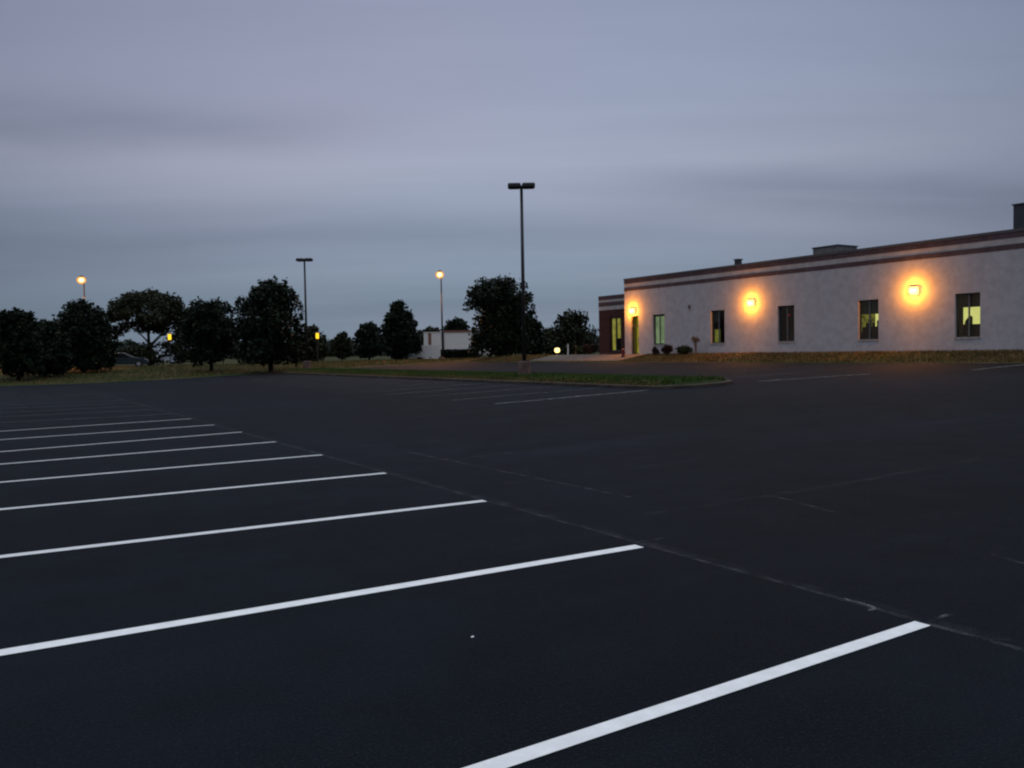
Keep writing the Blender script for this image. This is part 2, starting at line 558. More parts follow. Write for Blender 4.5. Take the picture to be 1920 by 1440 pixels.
lot = sheet('asphalt_lot', sorted(list(np.arange(-70, 1, 5.0)) + list(np.arange(1, 31, 0.5)) + [LOT_X1]), np.linspace(-60, LOT_Y1, 40), lambda X, Y: lot_z(X), M['asphalt'])
tag(lot, kind='structure')

# ------------------------------------------------------------------ painted markings (parts of the lot)
def strip(name, x0, y0, x1, y1, wd, mat, dz=0.004, n=None, wob=0.0, seed=0):
    rng = random.Random(seed)
    L = math.hypot(x1 - x0, y1 - y0)
    n = n or max(2, int(L / 0.5))
    tx, ty = (x1 - x0) / L, (y1 - y0) / L
    v, f = [], []
    for i in range(n + 1):
        u = L * i / n
        jl = (rng.random() - .5) * wob
        for s in (-1, 1):
            h = wd / 2 * (1 + (rng.random() - .5) * (0.25 if wob else 0.04))
            x, y = x0 + tx * u - ty * (s * h + jl), y0 + ty * u + tx * (s * h + jl)
            v.append((x, y, float(lot_z(x)) + dz))
        if i:
            a = 2 * i
            f.append((a - 2, a - 1, a + 1, a))
    o = np_mesh(name, v, f, mat, lot)
    return o

# hand-laid stripes: far end x, y and aisle end x, y of each, then coverage lowered with distance to imitate flash falloff
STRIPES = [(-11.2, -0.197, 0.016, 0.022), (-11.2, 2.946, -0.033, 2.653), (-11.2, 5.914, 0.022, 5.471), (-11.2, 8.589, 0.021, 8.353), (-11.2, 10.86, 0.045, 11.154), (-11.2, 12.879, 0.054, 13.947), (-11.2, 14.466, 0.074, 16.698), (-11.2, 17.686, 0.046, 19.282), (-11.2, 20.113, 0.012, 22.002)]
FLASH_FADE = (1.0, 1.0, 0.86, 0.76, 0.68, 0.62, 0.56, 0.52, 0.48)
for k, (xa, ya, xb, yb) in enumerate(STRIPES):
    strip('parking_stripe', xa, ya, xb, yb, 0.105 if k == 0 else 0.126, M['stripe'] if k < 2 else paint_mat("road_paint_wear", (0.84, 0.84, 0.83), 0.22, 0.36, FLASH_FADE[k]), seed=k)
for k in list(range(-2, 0)) + list(range(9, 21)):
    strip('parking_stripe', -11.2, 2.74 * k - .1, 0.0, 2.74 * k, 0.112, M['stripe'] if k < 0 else M['old_stripe'], seed=k)
for k in range(7, 23):        # faded bays against the island
    y = 19.0 - 0.12 + (k - 7) * 2.74
    if y < 61:
        strip('worn_parking_stripe', 8.2, y + 0.1, 14.1, y - 0.1, 0.115, M['faded_stripe'] if k == 7 else M['old_stripe'], seed=100 + k)
for y in (17.6, 20.9, 23.7):
    strip('worn_parking_stripe', 18.9, y + 0.6, 23.6, y - 0.6, 0.11, M['faded_stripe'] if y < 18 else M['old_stripe'], seed=int(y))
for k in range(5):
    strip('worn_parking_stripe', 26.4, 14.7 - 2.74 * k, 30.6, 14.7 - 2.74 * k, 0.11, M['faded_stripe'], seed=300 + k)
for k in range(1, 9):         # ghosts of an older layout across the aisle
    strip('ghost_stripe', 0.9, 2.74 * k + 1.0, 7.2, 2.74 * k + 0.75, 0.13, M['ghost'], seed=400 + k)
strip('chalk_line', 0.03, -9, 0.03, 60, 0.05, M['chalk'], 0.0075, 240, 0.02, 7)
strip('chalk_line', 0.10, -9, 0.06, 40, 0.14, M['ghost'], 0.0055, 160, 0.03, 8)
strip('chalk_line', 1.39, 10.5, 1.50, 4.6, 0.06, M['chalk'], 0.0045, 30, 0.02, 9)
strip('chalk_line', 2.80, 3.6, 2.54, 2.6, 0.05, M['chalk'], 0.0045, 16, 0.02, 10)
strip('chalk_line', 2.06, 0.72, 1.98, 0.40, 0.045, M['chalk'], 0.0050, 6, 0.01, 11)
strip('chalk_tick', 0.03, 0.02, 0.32, 0.02, 0.035, M['chalk'], 0.0085, 6, 0.01, 12)
strip('chalk_tick', 0.20, 0.02, 0.29, 0.025, 0.03, M['chalk_bright'], 0.0095, 3, 0.0, 13)
strip('chalk_tick', 0.02, 2.76, 0.34, 2.75, 0.04, M['chalk'], 0.0085, 6, 0.01, 14)
# small chalk hook on the layout line
hk = [(0.055, 0.62), (0.05, 0.56), (0.06, 0.50), (0.05, 0.44), (0.045, 0.385), (0.02, 0.365), (-0.01, 0.36), (-0.045, 0.365)]
def polyline(name, pts, wd, mat, dz):
    v, f = [], []
    for i, (x, y) in enumerate(pts):
        a, b = pts[max(i - 1, 0)], pts[min(i + 1, len(pts) - 1)]
        l = math.hypot(b[0] - a[0], b[1] - a[1])
        nx, ny = -(b[1] - a[1]) / l, (b[0] - a[0]) / l
        for s in (-1, 1):
            v.append((x + nx * wd / 2 * s, y + ny * wd / 2 * s, float(lot_z(x)) + dz))
        if i:
            f.append((2 * i - 2, 2 * i - 1, 2 * i + 1, 2 * i))
    return np_mesh(name, v, f, mat, lot)
polyline('chalk_hook', hk, 0.028, M['chalk_bright'], 0.0105)

scrap = MB()
scrap.v = [(-.02, -.012, .004), (.018, -.015, .006), (.022, .012, .014), (-.012, .016, .009), (0, 0, .017)]
scrap.f = [(0, 1, 4), (1, 2, 4), (2, 3, 4), (3, 0, 4)]
o = scrap.build('paper_scrap', M['paper'])
o.location = (-2.42, 1.41, 0.001)
o.scale = (.5, .5, .6)
tag(o, 'tiny white paper scrap lying on the dark asphalt between two stripes', 'litter')

# ------------------------------------------------------------------ grass island
IX0, IX1, IY0, IY1 = 14.4, 18.3, 17.9, 62.4
def isl_outline(inset, n=10):
    r = (IX1 - IX0) / 2 - 0.3
    pts = []
    cx = (IX0 + IX1) / 2
    hw = (IX1 - IX0) / 2 - inset
    for i in range(n + 1):
        a = math.pi + math.pi * i / n
        pts.append((cx + hw * math.cos(a), IY0 + r + (r + 0.0 - inset) * math.sin(a)))
    for i in range(n + 1):
        a = math.pi * i / n
        pts.append((cx + hw * math.cos(a), IY1 - r + (r - inset) * math.sin(a)))
    out = []
    for i in range(len(pts)):          # densify the long sides
        a, b = pts[i], pts[(i + 1) % len(pts)]
        k = max(1, int(math.hypot(b[0] - a[0], b[1] - a[1]) / 2))
        out += [(a[0] + (b[0] - a[0]) * j / k, a[1] + (b[1] - a[1]) * j / k) for j in range(k)]
    return out
def ring(o_pts, i_pts, h0, h1, base=-0.1):
    b = MB()
    n = len(o_pts)
    for pts, h in ((o_pts, base), (o_pts, h0), (i_pts, h1), (i_pts, base)):
        b.v += [(x, y, float(lot_z(x)) + h) for x, y in pts]
    for r_ in range(3):
        for k in range(n):
            k2 = (k + 1) % n
            b.f.append((r_ * n + k, r_ * n + k2, (r_ + 1) * n + k2, (r_ + 1) * n + k))
    return b
o0, o1 = isl_outline(0.0), isl_outline(0.18)
isl = ring(o0, o1, 0.10, 0.11).build('island_kerb', M['kerb'])
tag(isl, kind='structure')
lv = [o1, isl_outline(0.6), isl_outline(1.2), isl_outline(1.6)]
hs = [0.08, 0.15, 0.20, 0.21]
b = MB()
n = len(o1)
for pts, h in zip(lv, hs):
    pts = pts if len(pts) == n else [pts[int(i * len(pts) / n)] for i in range(n)]
    b.v += [(x, y, float(lot_z(x)) + h) for x, y in pts]
for r_ in range(3):
    for k in range(n):
        k2 = (k + 1) % n
        b.f.append((r_ * n + k, r_ * n + k2, (r_ + 1) * n + k2, (r_ + 1) * n + k))
b.f.append(tuple(3 * n + k for k in range(n)))
turf = b.build('island_turf', M['ground'])
tag(turf, kind='structure')
def isl_h(x):
    e = np.minimum(x - IX0, IX1 - x)
    return 0.08 + 0.12 * ss(0.1, 1.3, e)

def blades(name, X, Y, Z, h, mat, seed):
    rng = np.random.default_rng(seed)
    n = len(X)
    a = rng.uniform(0, 2 * np.pi, n)
    hh = h * rng.uniform(0.5, 1.3, n)
    wd = rng.uniform(0.012, 0.03, n)
    ln = rng.normal(0, 0.45, (n, 2)) * hh[:, None]
    V = np.zeros((n, 3, 3))
    V[:, 0] = np.stack([X - np.cos(a) * wd, Y - np.sin(a) * wd, Z - .01], 1)
    V[:, 1] = np.stack([X + np.cos(a) * wd, Y + np.sin(a) * wd, Z - .01], 1)
    V[:, 2] = np.stack([X + ln[:, 0], Y + ln[:, 1], Z + hh], 1)
    o = np_mesh(name, V, np.arange(3 * n).reshape(-1, 3), mat)
    tag(o, kind='stuff')
    return o
rng = np.random.default_rng(5)
def patch(n, x0, x1, y0, y1):
    return rng.uniform(x0, x1, n), rng.uniform(y0, y1, n)
X, Y = patch(42000, IX0 + .25, IX1 - .25, IY0 + 0.5, IY1 - .5)
r_ = (IX1 - IX0) / 2
keep = np.hypot(X - (IX0 + r_), np.minimum(Y - IY0 - r_, 0)) < r_ - .2
X, Y = X[keep], Y[keep]
blades('island_grass', X, Y, lot_z(X) + isl_h(X), 0.11, M['blade_green'], 1)
X, Y = patch(9000, IX0 + .15, IX0 + 0.9, IY0 + 1.2, IY1 - 1)
blades('dry_edge_grass', X, Y, lot_z(X) + isl_h(X), 0.09, M['blade_dry'], 2)
X, Y = patch(52000, 31.1, 34.4, -6, 62)
keep = ~((Y > 41.6) & (Y < 53.2) & (X > 31.2))
X, Y = X[keep], Y[keep]
half = rng.random(len(X)) < 0.2
blades('verge_grass', X[half], Y[half], terr(X[half], Y[half]), 0.10, M['blade_green'], 3)
blades('dry_verge_grass', X[~half], Y[~half], terr(X[~half], Y[~half]), 0.11, M['blade_dry'], 4)
X, Y = patch(50000, -16, 60, 64.2, 90)
half = rng.random(len(X)) < 0.5
blades('far_verge_grass', X[half], Y[half], terr(X[half], Y[half]), 0.16, M['blade_green'], 6)
blades('dry_far_verge_grass', X[~half], Y[~half], terr(X[~half], Y[~half]), 0.18, M['blade_dry'], 7)

# walkway by the entrance
walk = sheet('entrance_walk', np.linspace(31.3, 35.95, 14), np.linspace(41.7, 53.0, 8), lambda X, Y: terr(X, Y) + 0.03, M['concrete'])
tag(walk, kind='structure')

# ------------------------------------------------------------------ main building
BX, BY0, BY1, BZ0, BZ1 = 34.5, -30.0, 44.65, 0.6, 6.84
bld = empty('warehouse_building', (BX, 20, 1.3))
tag(bld, 'long low pale warehouse with two dark red bands along its parapet', 'building')
bld.location = (0, 0, 0)
WZ0, WZ1, WW = 2.05, 4.12, 1.2
win_y = [41.03, 35.52, 30.15, 24.78, 19.5, 14.15, 8.8, 3.45, -1.9, -7.25, -12.6]
DY0, DY1, DZ1 = 43.12, 43.95, 4.12
holes = [(y - WW / 2, y + WW / 2, WZ0, WZ1) for y in win_y] + [(DY0, DY1, 1.28, DZ1)]
def holed_wall(x0, x1, y0, y1, z0, z1, holes):
    b = MB()
    ysl = sorted(set([y0, y1] + [h[0] for h in holes] + [h[1] for h in holes]))
    for a, c in zip(ysl[:-1], ysl[1:]):
        hs_ = [h for h in holes if h[0] <= a + 1e-6 and h[1] >= c - 1e-6]
        if hs_:
            h = hs_[0]
            b.box(x0, x1, a, c, z0, h[2])
            b.box(x0, x1, a, c, h[3], z1)
        else:
            b.box(x0, x1, a, c, z0, z1)
    return b
holed_wall(BX, BX + 0.3, BY0, BY1, BZ0, BZ1 - 0.90, holes).build('wall', M['wall'], bld)
b = MB()
b.box(BX + .3, 70, BY1 - .3, BY1, BZ0, BZ1 - .14)
b.box(BX + .3, 70, BY0, BY0 + .3, BZ0, BZ1 - .14)
b.box(69.7, 70, BY0 + .3, BY1 - .3, BZ0, BZ1 - .14)
b.build('wall', M['wall'], bld)
MB().box(BX + .3, 69.7, BY0 + .3, BY1 - .3, 5.9, 6.2).build('roof', M['roof'], bld)
for z0, z1, mt_, pr in ((BZ1 - .90, BZ1 - .66, 'red_band', .015), (BZ1 - .66, BZ1 - .38, 'pale_band', 0.0), (BZ1 - .38, BZ1 - .13, 'red_band', .015)):
    MB().box(BX - pr, BX + .3, BY0 - pr, BY1 + pr, z0, z1).build('parapet_band', M[mt_], bld)
MB().box(BX - .04, BX + .36, BY0 - .04, BY1 + .04, BZ1 - .13, BZ1).build('coping', M['coping'], bld)
MB().box(BX - .02, BX, BY0, BY1 + .02, BZ0, 1.36).build('wall_plinth', M['wall'], bld)
MB().box(BX - .10, BX, 37.93, 38.05, 4.36, 4.60).build('wall_bracket', M['coping'], bld, bevel=.01)

def window(yc, style):
    y0, y1 = yc - WW / 2, yc + WW / 2
    x = BX + 0.13
    fr = MB()
    fr.box(x, x + .06, y0, y1, WZ0, WZ0 + .05).box(x, x + .06, y0, y1, WZ1 - .05, WZ1)
    fr.box(x, x + .06, y0, y0 + .05, WZ0 + .05, WZ1 - .05).box(x, x + .06, y1 - .05, y1, WZ0 + .05, WZ1 - .05)
    wn = fr.build('window', M['frame'], bld)
    MB().box(x - .01, x + .06, yc - .03, yc + .03, WZ0 + .05, WZ1 - .05).build('mullion', M['mullion'], wn)
    for a, c in ((y0 + .05, yc - .03), (yc + .03, y1 - .05)):
        MB().box(x + .025, x + .033, a, c, WZ0 + .05, WZ1 - .05).build('pane', M['glass'], wn)
    MB().box(BX - .03, BX + .13, y0 - .03, y1 + .03, WZ0 - .09, WZ0 - .002).build('sill', M['sill'], wn)
    # shallow office behind the glass
    b = MB()
    X0, X1 = BX + .302, BX + 2.6
    b.box(X1, X1 + .05, y0 - 1.4, y1 + 1.4, 1.4, 5.0)
    b.box(X0, X1, y0 - 1.45, y0 - 1.4, 1.4, 5.0).box(X0, X1, y1 + 1.4, y1 + 1.45, 1.4, 5.0)
    b.box(X0, X1, y0 - 1.4, y1 + 1.4, 5.0, 5.05).box(X0, X1, y0 - 1.4, y1 + 1.4, 1.35, 1.4)
    b.build('room', M['room'], wn)
    xi = x + .10
    if style == 'green':
        n_ = 9
        for i in range(n_):
            ya = y0 + .06 + (WW - .12) * i / n_
            MB().box(xi + .004 * (i % 2), xi + .01 + .004 * (i % 2), ya + .004, ya + (WW - .12) / n_ - .012, WZ0 + .08, WZ1 - .1).build('blind_slat', M['lit_green'], wn)
        MB().box(xi, xi + .05, y0 + .05, y1 - .05, WZ1 - .16, WZ1 - .05).build('blind_rail', M['blind_teal'], wn)
    elif style == 'corner':
        MB().box(BX + .9, BX + .95, yc + .68, yc + 1.13, 1.9, 2.95).build('lit_wall', M['lit_corner'], wn)
        MB().box(xi, xi + .02, yc + .03, y1 - .05, WZ1 - .7, WZ1 - .05).build('blind', M['blind_teal'], wn)
    elif style == 'dark':
        MB().lathe([(.02, 0), (.035, .02), (.035, .05), (.01, .07)], 10, (BX + .6, yc + .25, 3.55)).build('indicator_lamp', M['red_light'], wn)
        MB().box(xi, xi + .5, y0 + .05, yc - .1, 1.9, 2.7).build('cabinet', M['cabinet'], wn)
    elif style == 'mottled':
        MB().box(xi, xi + .02, y0 + .05, y1 - .05, 3.38, WZ1 - .05).build('blind', M['blind_teal'], wn)
        MB().box(xi + .25, xi + .6, y0 - .1, y1 + .1, 1.5, 2.72).build('cabinet', M['cabinet'], wn)
        MB().box(BX + 1.5, BX + 1.55, y0 - .9, y1 + 1.2, 2.5, 3.6).build('lit_wall', M['lit_dim'], wn)
        MB().box(BX + .9, BX + .95, y0 + .42, y0 + .80, 2.74, 3.42).build('lit_doorway', M['lit_office'], wn)
        for j, (dy, h_) in enumerate(((-.2, .32), (.08, .22), (.3, .38), (.45, .2))):
            MB().box(xi + .3, xi + .42, yc + dy - .05, yc + dy + .06, 2.722, 2.72 + h_).build('stored_box', M['cabinet'], wn)
    elif style == 'bright':
        MB().box(xi, xi + .02, y0 + .05, y1 - .05, 3.46, WZ1 - .05).build('blind', M['blind_brown'], wn)
        MB().box(xi + .12, xi + .5, y0 - .1, y1 + .1, 1.5, 2.66).build('cabinet', M['cabinet'], wn)
        MB().box(BX + 1.0, BX + 1.05, y0 - 1.2, yc + .95, 2.4, 3.8).build('lit_wall', M['lit_office'], wn)
        MB().box(xi + .03, xi + .06, yc + .36, y1 - .05, 2.1, 3.46).build('curtain', M['blind_brown'], wn)
        ch = MB()
        ch.prism([(yc + .02, 2.66), (yc + .36, 2.66), (yc + .33, 2.82), (yc + .2, 2.98), (yc + .08, 3.06), (yc + .02, 3.0)], xi + .15, xi + .25)
        ch.build('chair_back', M['cabinet'], wn)
    return wn
for yc, st in zip(win_y, ['green', 'corner', 'dark', 'mottled', 'bright', 'dark', 'plain', 'dark', 'plain', 'dark', 'plain']):
    window(yc, st)

# glazed side door under the first lamp
x = BX + .10
b = MB()
b.box(x, x + .08, DY0, DY0 + .07, 1.28, DZ1).box(x, x + .08, DY1 - .10, DY1, 1.28, DZ1)
b.box(x, x + .08, DY0 + .07, DY1 - .10, DZ1 - .07, DZ1).box(x, x + .08, DY0 + .07, DY1 - .10, 3.38, 3.46)
b.box(x, x + .08, DY0 + .07, DY1 - .10, 1.28, 1.45)
door = b.build('door', M['frame'], bld)
MB().box(x + .03, x + .04, DY0 + .07, DY1 - .10, 1.45, 3.38).build('pane', M['glass'], door)
MB().box(x + .03, x + .04, DY0 + .07, DY1 - .10, 3.46, DZ1 - .07).build('pane', M['glass'], door)
MB().box(x - .06, x, DY0 + .10, DY0 + .13, 2.2, 2.6).build('handle', M['mullion'], door)
MB().box(BX + .9, BX + .95, DY0 - .2, DY1 + 1.3, 1.2, 4.6).build('lit_wall', M['lit_door'], door)
MB().box(BX + .302, BX + .9, DY0 - .4, DY0 - .35, 1.25, 4.7).build('room', M['room'], door)

# brick entrance wing set back at the far end
AX, AY0, AY1, AZ1 = 36.0, BY1 + .02, 49.6, 5.92
GY0, GY1, GZ0, GZ1 = 46.95, 48.3, 1.62, 4.2
holed_wall(AX, AX + .3, AY0, AY1, BZ0, AZ1 - 1.1, [(GY0, GY1, GZ0, GZ1)]).build('brick_wing_wall', M['brick'], bld)
b = MB()
b.box(AX + .3, 52, AY1 - .3, AY1, BZ0, AZ1 - .02)
b.box(51.7, 52, AY0, AY1 - .3, BZ0, AZ1 - .02)
b.build('brick_wing_wall', M['brick'], bld)
MB().box(AX + .3, 51.7, AY0, AY1 - .3, 5.3, 5.5).build('roof', M['roof'], bld)
for z0, z1, mt_, pr in ((1.1, .80, 'pale_band', 0), (.80, .50, 'red_band', .015), (.50, .30, 'pale_band', 0), (.30, 0, 'red_band', .02)):
    MB().box(AX - pr, AX + .3, AY0, AY1 + pr, AZ1 - z0, AZ1 - z1).build('parapet_band', M[mt_], bld)
b = MB()
x = AX + .12
b.box(x, x + .08, GY0, GY0 + .07, GZ0, GZ1).box(x, x + .08, GY1 - .07, GY1, GZ0, GZ1)
b.box(x, x + .08, GY0 + .07, GY1 - .07, GZ1 - .07, GZ1).box(x, x + .08, GY0 + .07, GY1 - .07, GZ0, GZ0 + .1)
ed = b.build('entrance_glazing', M['frame'], bld)
gm = (GY0 + GY1) / 2
MB().box(x - .01, x + .08, gm - .05, gm + .05, GZ0 + .1, GZ1 - .07).build('mullion', M['frame'], ed)
for a, c in ((GY0 + .07, gm - .05), (gm + .05, GY1 - .07)):
    MB().box(x + .03, x + .04, a, c, GZ0 + .1, GZ1 - .07).build('pane', M['glass'], ed)
MB().box(AX + .7, AX + .75, GY0 - .4, GY1 + .95, 1.2, 4.9).build('lit_wall', M['lit_lobby'], ed)
MB().box(AX + .36, AX + .6, GY0 - .5, gm + .38, 1.3, 2.62).build('counter', M['cabinet'], ed)

# ------------------------------------------------------------------ wall lamps
SOD = (1.0, 0.33, 0.022)
def wall_lamp(y, z, label):
    t = empty('wall_lamp', (BX, y, z))
    tag(t, label, 'wall lamp', 'lit sodium lamps on the warehouse wall')
    MB().box(-.03, 0, -.13, .13, -.14, .13).build('back_box', M['bronze'], t, bevel=.012)
    hood = MB()
    hood.prism([(-.12, .172), (.12, .172), (.12, .19), (-.12, .19)], -.12, 0)
    hood.build('hood', M['bronze'], t)
    ln = MB()
    poly = [(-.031, .165), (-.16, .165), (-.235, .05), (-.215, -.10), (-.12, -.21), (-.031, -.22)]
    for yy, sc in ((-.20, .8), (-.17, 1), (.17, 1), (.20, .8)):
        ln.v += [(-.031 + (px + .031) * sc, yy, -.02 + (pz + .02) * sc) for px, pz in poly]
    k = len(poly)
    for q in range(3):
        ln.f += [(q * k + i, (q + 1) * k + i, (q + 1) * k + (i + 1) % k, q * k + (i + 1) % k) for i in range(k)]
    ln.f += [tuple(range(k)), tuple(reversed(range(3 * k, 4 * k)))]
    ln.build('lens', M['hot_refractor'], t)
    MB().tube([(-.14, -.13, -.01), (-.14, .13, -.01)], [.05, .05], 10).build('lamp_tube', M['lamp_core'], t)
    lamp('lamp_light', (-.36, 0, -.02), LP, SOD, 0.08, parent=t)
    b_ = lamp('lamp_beam', (-.36, 0, -.10), LP * 1.5, SOD, 0.10, 'SPOT', parent=t)     # the lens throws its beam out and down
    b_.data.spot_size = rad(112)
    b_.data.spot_blend = .7
    b_.rotation_euler = Vector((-.62, 0, -.78)).to_track_quat('-Z', 'Y').to_euler()
LP = 290.0
wall_lamp(43.72, 4.50, 'glowing sodium wall lamp right above the narrow yellow-lit door')
wall_lamp(32.72, 4.43, 'glowing sodium wall lamp between the two dark unlit windows')
wall_lamp(22.17, 4.43, 'glowing sodium wall lamp between the two windows with bright yellow rooms')

# ------------------------------------------------------------------ roof equipment
def roof_box(name, lab, cat, x, y, z0, z1, wx, wy, mat, cap=True):
    t = empty(name, (x, y, 6.2))
    tag(t, lab, cat)
    MB().box(-wx / 2, wx / 2, -wy / 2, wy / 2, 0, z1 - 6.2 - .06).build('casing', M[mat], t, bevel=.02)
    MB().box(-wx / 2 - .05, wx / 2 + .05, -wy / 2 - .05, wy / 2 + .05, z1 - 6.26, z1 - 6.2).build('cap', M['vent_dark'], t)
    for i in range(3):
        zz = .35 + i * .12
        MB().box(-wx / 2 - .03, -wx / 2 - .002, -wy * .4, wy * .4, zz, zz + .05).build('louvre', M['vent_dark'], t)
    return t
roof_box('roof_vent', 'small dark vent poking above the parapet left of the wide roof unit', 'roof vent', 37.0, 36.1, 6.2, 7.50, .34, .34, 'vent_dark')
roof_box('roof_unit', 'wide low grey air handling unit on the warehouse roof', 'roof unit', 38.5, 29.85, 6.2, 7.66, 1.8, 1.75, 'unit')
roof_box('roof_unit', 'tall dark air handling unit cut by the picture edge on the roof', 'roof unit', 38.5, 18.1, 6.2, 8.45, 1.6, 2.0, 'vent_dark')

# ------------------------------------------------------------------ parking lot lights (unlit twin heads)
def lot_light(x, y, zg, top, label):
    t = empty('lot_light', (x, y, zg))
    tag(t, label, 'lamp post', 'unlit twin headed parking lot lights')
    MB().lathe([(.29, -.35), (.29, .58), (.27, .62)], 20).build('pedestal', M['pedestal'], t, bevel=.01)
    H = top - zg
    MB().box(-.17, .17, -.17, .17, .62, .66).build('base_plate', M['bronze'], t)
    p = MB()
    p.tube([(0, 0, .66), (0, 0, H - .12)], [.095, .068], 12)
    p.build('pole', M['bronze'], t, smooth=True)
    # heads lie across the line of sight, along the island
    arm = MB().tube([(-.16, .10, H - .08), (.16, -.10, H - .08)], [.035, .035], 8)
    arm.build('arm', M['bronze'], t)
    for s in (-1, 1):
        e = MB()
        for (f_, zz) in ((.72, -.14), (1, -.09), (1, .045), (.84, .10)):
            for (a_, b_) in ((-1, -1), (1, -1), (1, 1), (-1, 1)):
                e.v.append((a_ * .30 * f_, b_ * .23 * f_, zz))
        for q in range(3):
            for k in range(4):
                e.f.append((q * 4 + k, q * 4 + (k + 1) % 4, q * 4 + 4 + (k + 1) % 4, q * 4 + 4 + k))
        e.f += [(3, 2, 1, 0), (12, 13, 14, 15)]
        hd = e.build('lamp_head', M['bronze'], t, bevel=.02)
        hd.location = (s * .325 * .848, -s * .325 * .53, H - .06)
        hd.rotation_euler = (0, 0, math.atan2(-.53, .848))
        MB().box(-.16, .16, -.12, .12, -.147, -.138).build('lens', M['car_glass'], hd)
    return t
z1 = float(lot_z(16.4)) + .24
lot_light(16.30, 29.86, z1, 9.40, 'unlit twin headed light on tall dark pole standing on the nearer island end')
lot_light(16.46, 61.37, z1, 9.21, 'unlit twin headed light on tall pole far along the grass island')

# ------------------------------------------------------------------ lit street lights
def street_light(x, y, top, label, power, spread=140, tilt=0.0, spill=0):
    zg = tz(x, y)
    t = empty('street_light', (x, y, zg))
    tag(t, label, 'street light', 'lit sodium street lights')
    H = top - zg
    MB().lathe([(.22, -.2), (.22, .25), (.16, .3)], 14).build('base', M['concrete'], t)
    MB().tube([(0, 0, .3), (0, 0, H - .3)], [.10, .06], 10).build('pole', M['bronze'], t, smooth=True)
    MB().tube([(0, 0, H - .35), (-.05, -.03, H - .1), (-.16, -.1, H + .06)], [.05, .05, .04], 8).build('arm', M['bronze'], t)
    MB().lathe([(.02, .42), (.10, .40), (.20, .34), (.24, .28)], 18, (-.22, -.14, H)).build('hood', M['bronze'], t)
    C_ = (-.22, -.14, H)
    MB().lathe([(.22, .30), (.38, .19), (.45, 0), (.42, -.18), (.31, -.34), (.14, -.43), (.02, -.45)], 24, C_).build('globe', M['globe_outer'], t, smooth=True)  # glowing shell sized to imitate the orange bloom round the lamp
    MB().lathe([(.02, .25), (.20, .22), (.32, .08), (.34, -.04), (.30, -.20), (.15, -.32), (.02, -.34)], 20, C_).build('inner_globe', M['globe_inner'], t, smooth=True)  # second glowing shell, softens the imitated bloom towards the bulb
    MB().lathe([(.02, .14), (.12, .12), (.20, .02), (.21, -.06), (.17, -.15), (.08, -.20), (.02, -.21)], 16, C_).build('lamp_bulb', M['lamp_core'], t, smooth=True)
    l = lamp('lamp_light', (-.7, -.45, H - .5), power, SOD, 0.25, 'SPOT', parent=t)
    if spill:
        lamp('lamp_spill', (-.62, -.42, H - .4), spill, SOD, 0.2, parent=t)
    l.data.spot_size = rad(spread)
    l.data.spot_blend = .8
    l.rotation_euler = Vector((-.25 * tilt, -.17 * tilt, -.95)).to_track_quat('-Z', 'Y').to_euler()
street_light(3.62, 89.2, 9.45, 'lit orange street light on a pole behind the round dark tree', 16000, 100, 1.0, 110)
street_light(34.1, 72.6, 9.55, 'lit orange street light on slim pole left of the big central tree', 4500, 125, 2.0)

def post_lamp(x, y, zl, label):
    zg = tz(x, y)
    t = empty('post_lamp', (x, y, zg))
    tag(t, label, 'post lamp', 'small amber post lamps')
    H = zl - zg
    MB().tube([(0, 0, -.1), (0, 0, H - .28)], [.06, .045], 8).build('pole', M['bronze'], t)
    MB().lathe([(.05, -.30), (.11, -.27), (.115, .28), (.14, .32)], 12, (0, 0, H)).build('lantern_cage', M['bronze'], t)
    MB().lathe([(.125, -.27), (.15, -.2), (.15, .24), (.13, .28)], 12, (0, 0, H)).build('lamp_glass', M['lamp_small'], t)
    MB().lathe([(.20, .30), (.12, .36), (.02, .40)], 12, (0, 0, H)).build('cap', M['bronze'], t)
post_lamp(10.43, 84.15, 3.73, 'small amber post lamp glowing in front of the spreading tree')
post_lamp(23.25, 78.52, 3.63, 'small amber post lamp glowing beside the far pole and bushes')

# low bollard lamp near the entrance
zg = tz(35.2, 54.2)
t = empty('bollard_lamp', (35.2, 54.2, zg))
tag(t, 'low glowing bollard lamp on the grass left of the brick entrance', 'bollard lamp')
MB().tube([(0, 0, -.1), (0, 0, .22)], [.11, .11], 12).build('post', M['bronze'], t)
MB().lathe([(.10, .22), (.19, .27), (.23, .42), (.19, .56), (.10, .60)], 16).build('lens', M['lamp_low'], t)
MB().lathe([(.14, .60), (.12, .64), (.02, .66)], 14).build('cap', M['bronze'], t)
lamp('lamp_light', (-.45, -.35, .5), 25, (1, .62, .2), .1, parent=t)

# ------------------------------------------------------------------ trees
def leaves(centres, size, rng, k=4):
    n = len(centres)
    u = rng.normal(size=(n, 3)); u /= np.linalg.norm(u, axis=1)[:, None]
    v = np.cross(u, rng.normal(size=(n, 3))); v /= np.linalg.norm(v, axis=1)[:, None]
    s = size * rng.uniform(.6, 1.4, n)[:, None]
    V = np.stack([centres - u * s * .62, centres + v * s * .36 , centres + u * s * .62, centres - v * s * .36], 1)
    nrm = np.cross(u, v)
    V[:, 0] -= nrm * s * .12
    V[:, 2] -= nrm * s * .12
    return V.reshape(-1, 3), np.arange(4 * n).reshape(-1, 4)

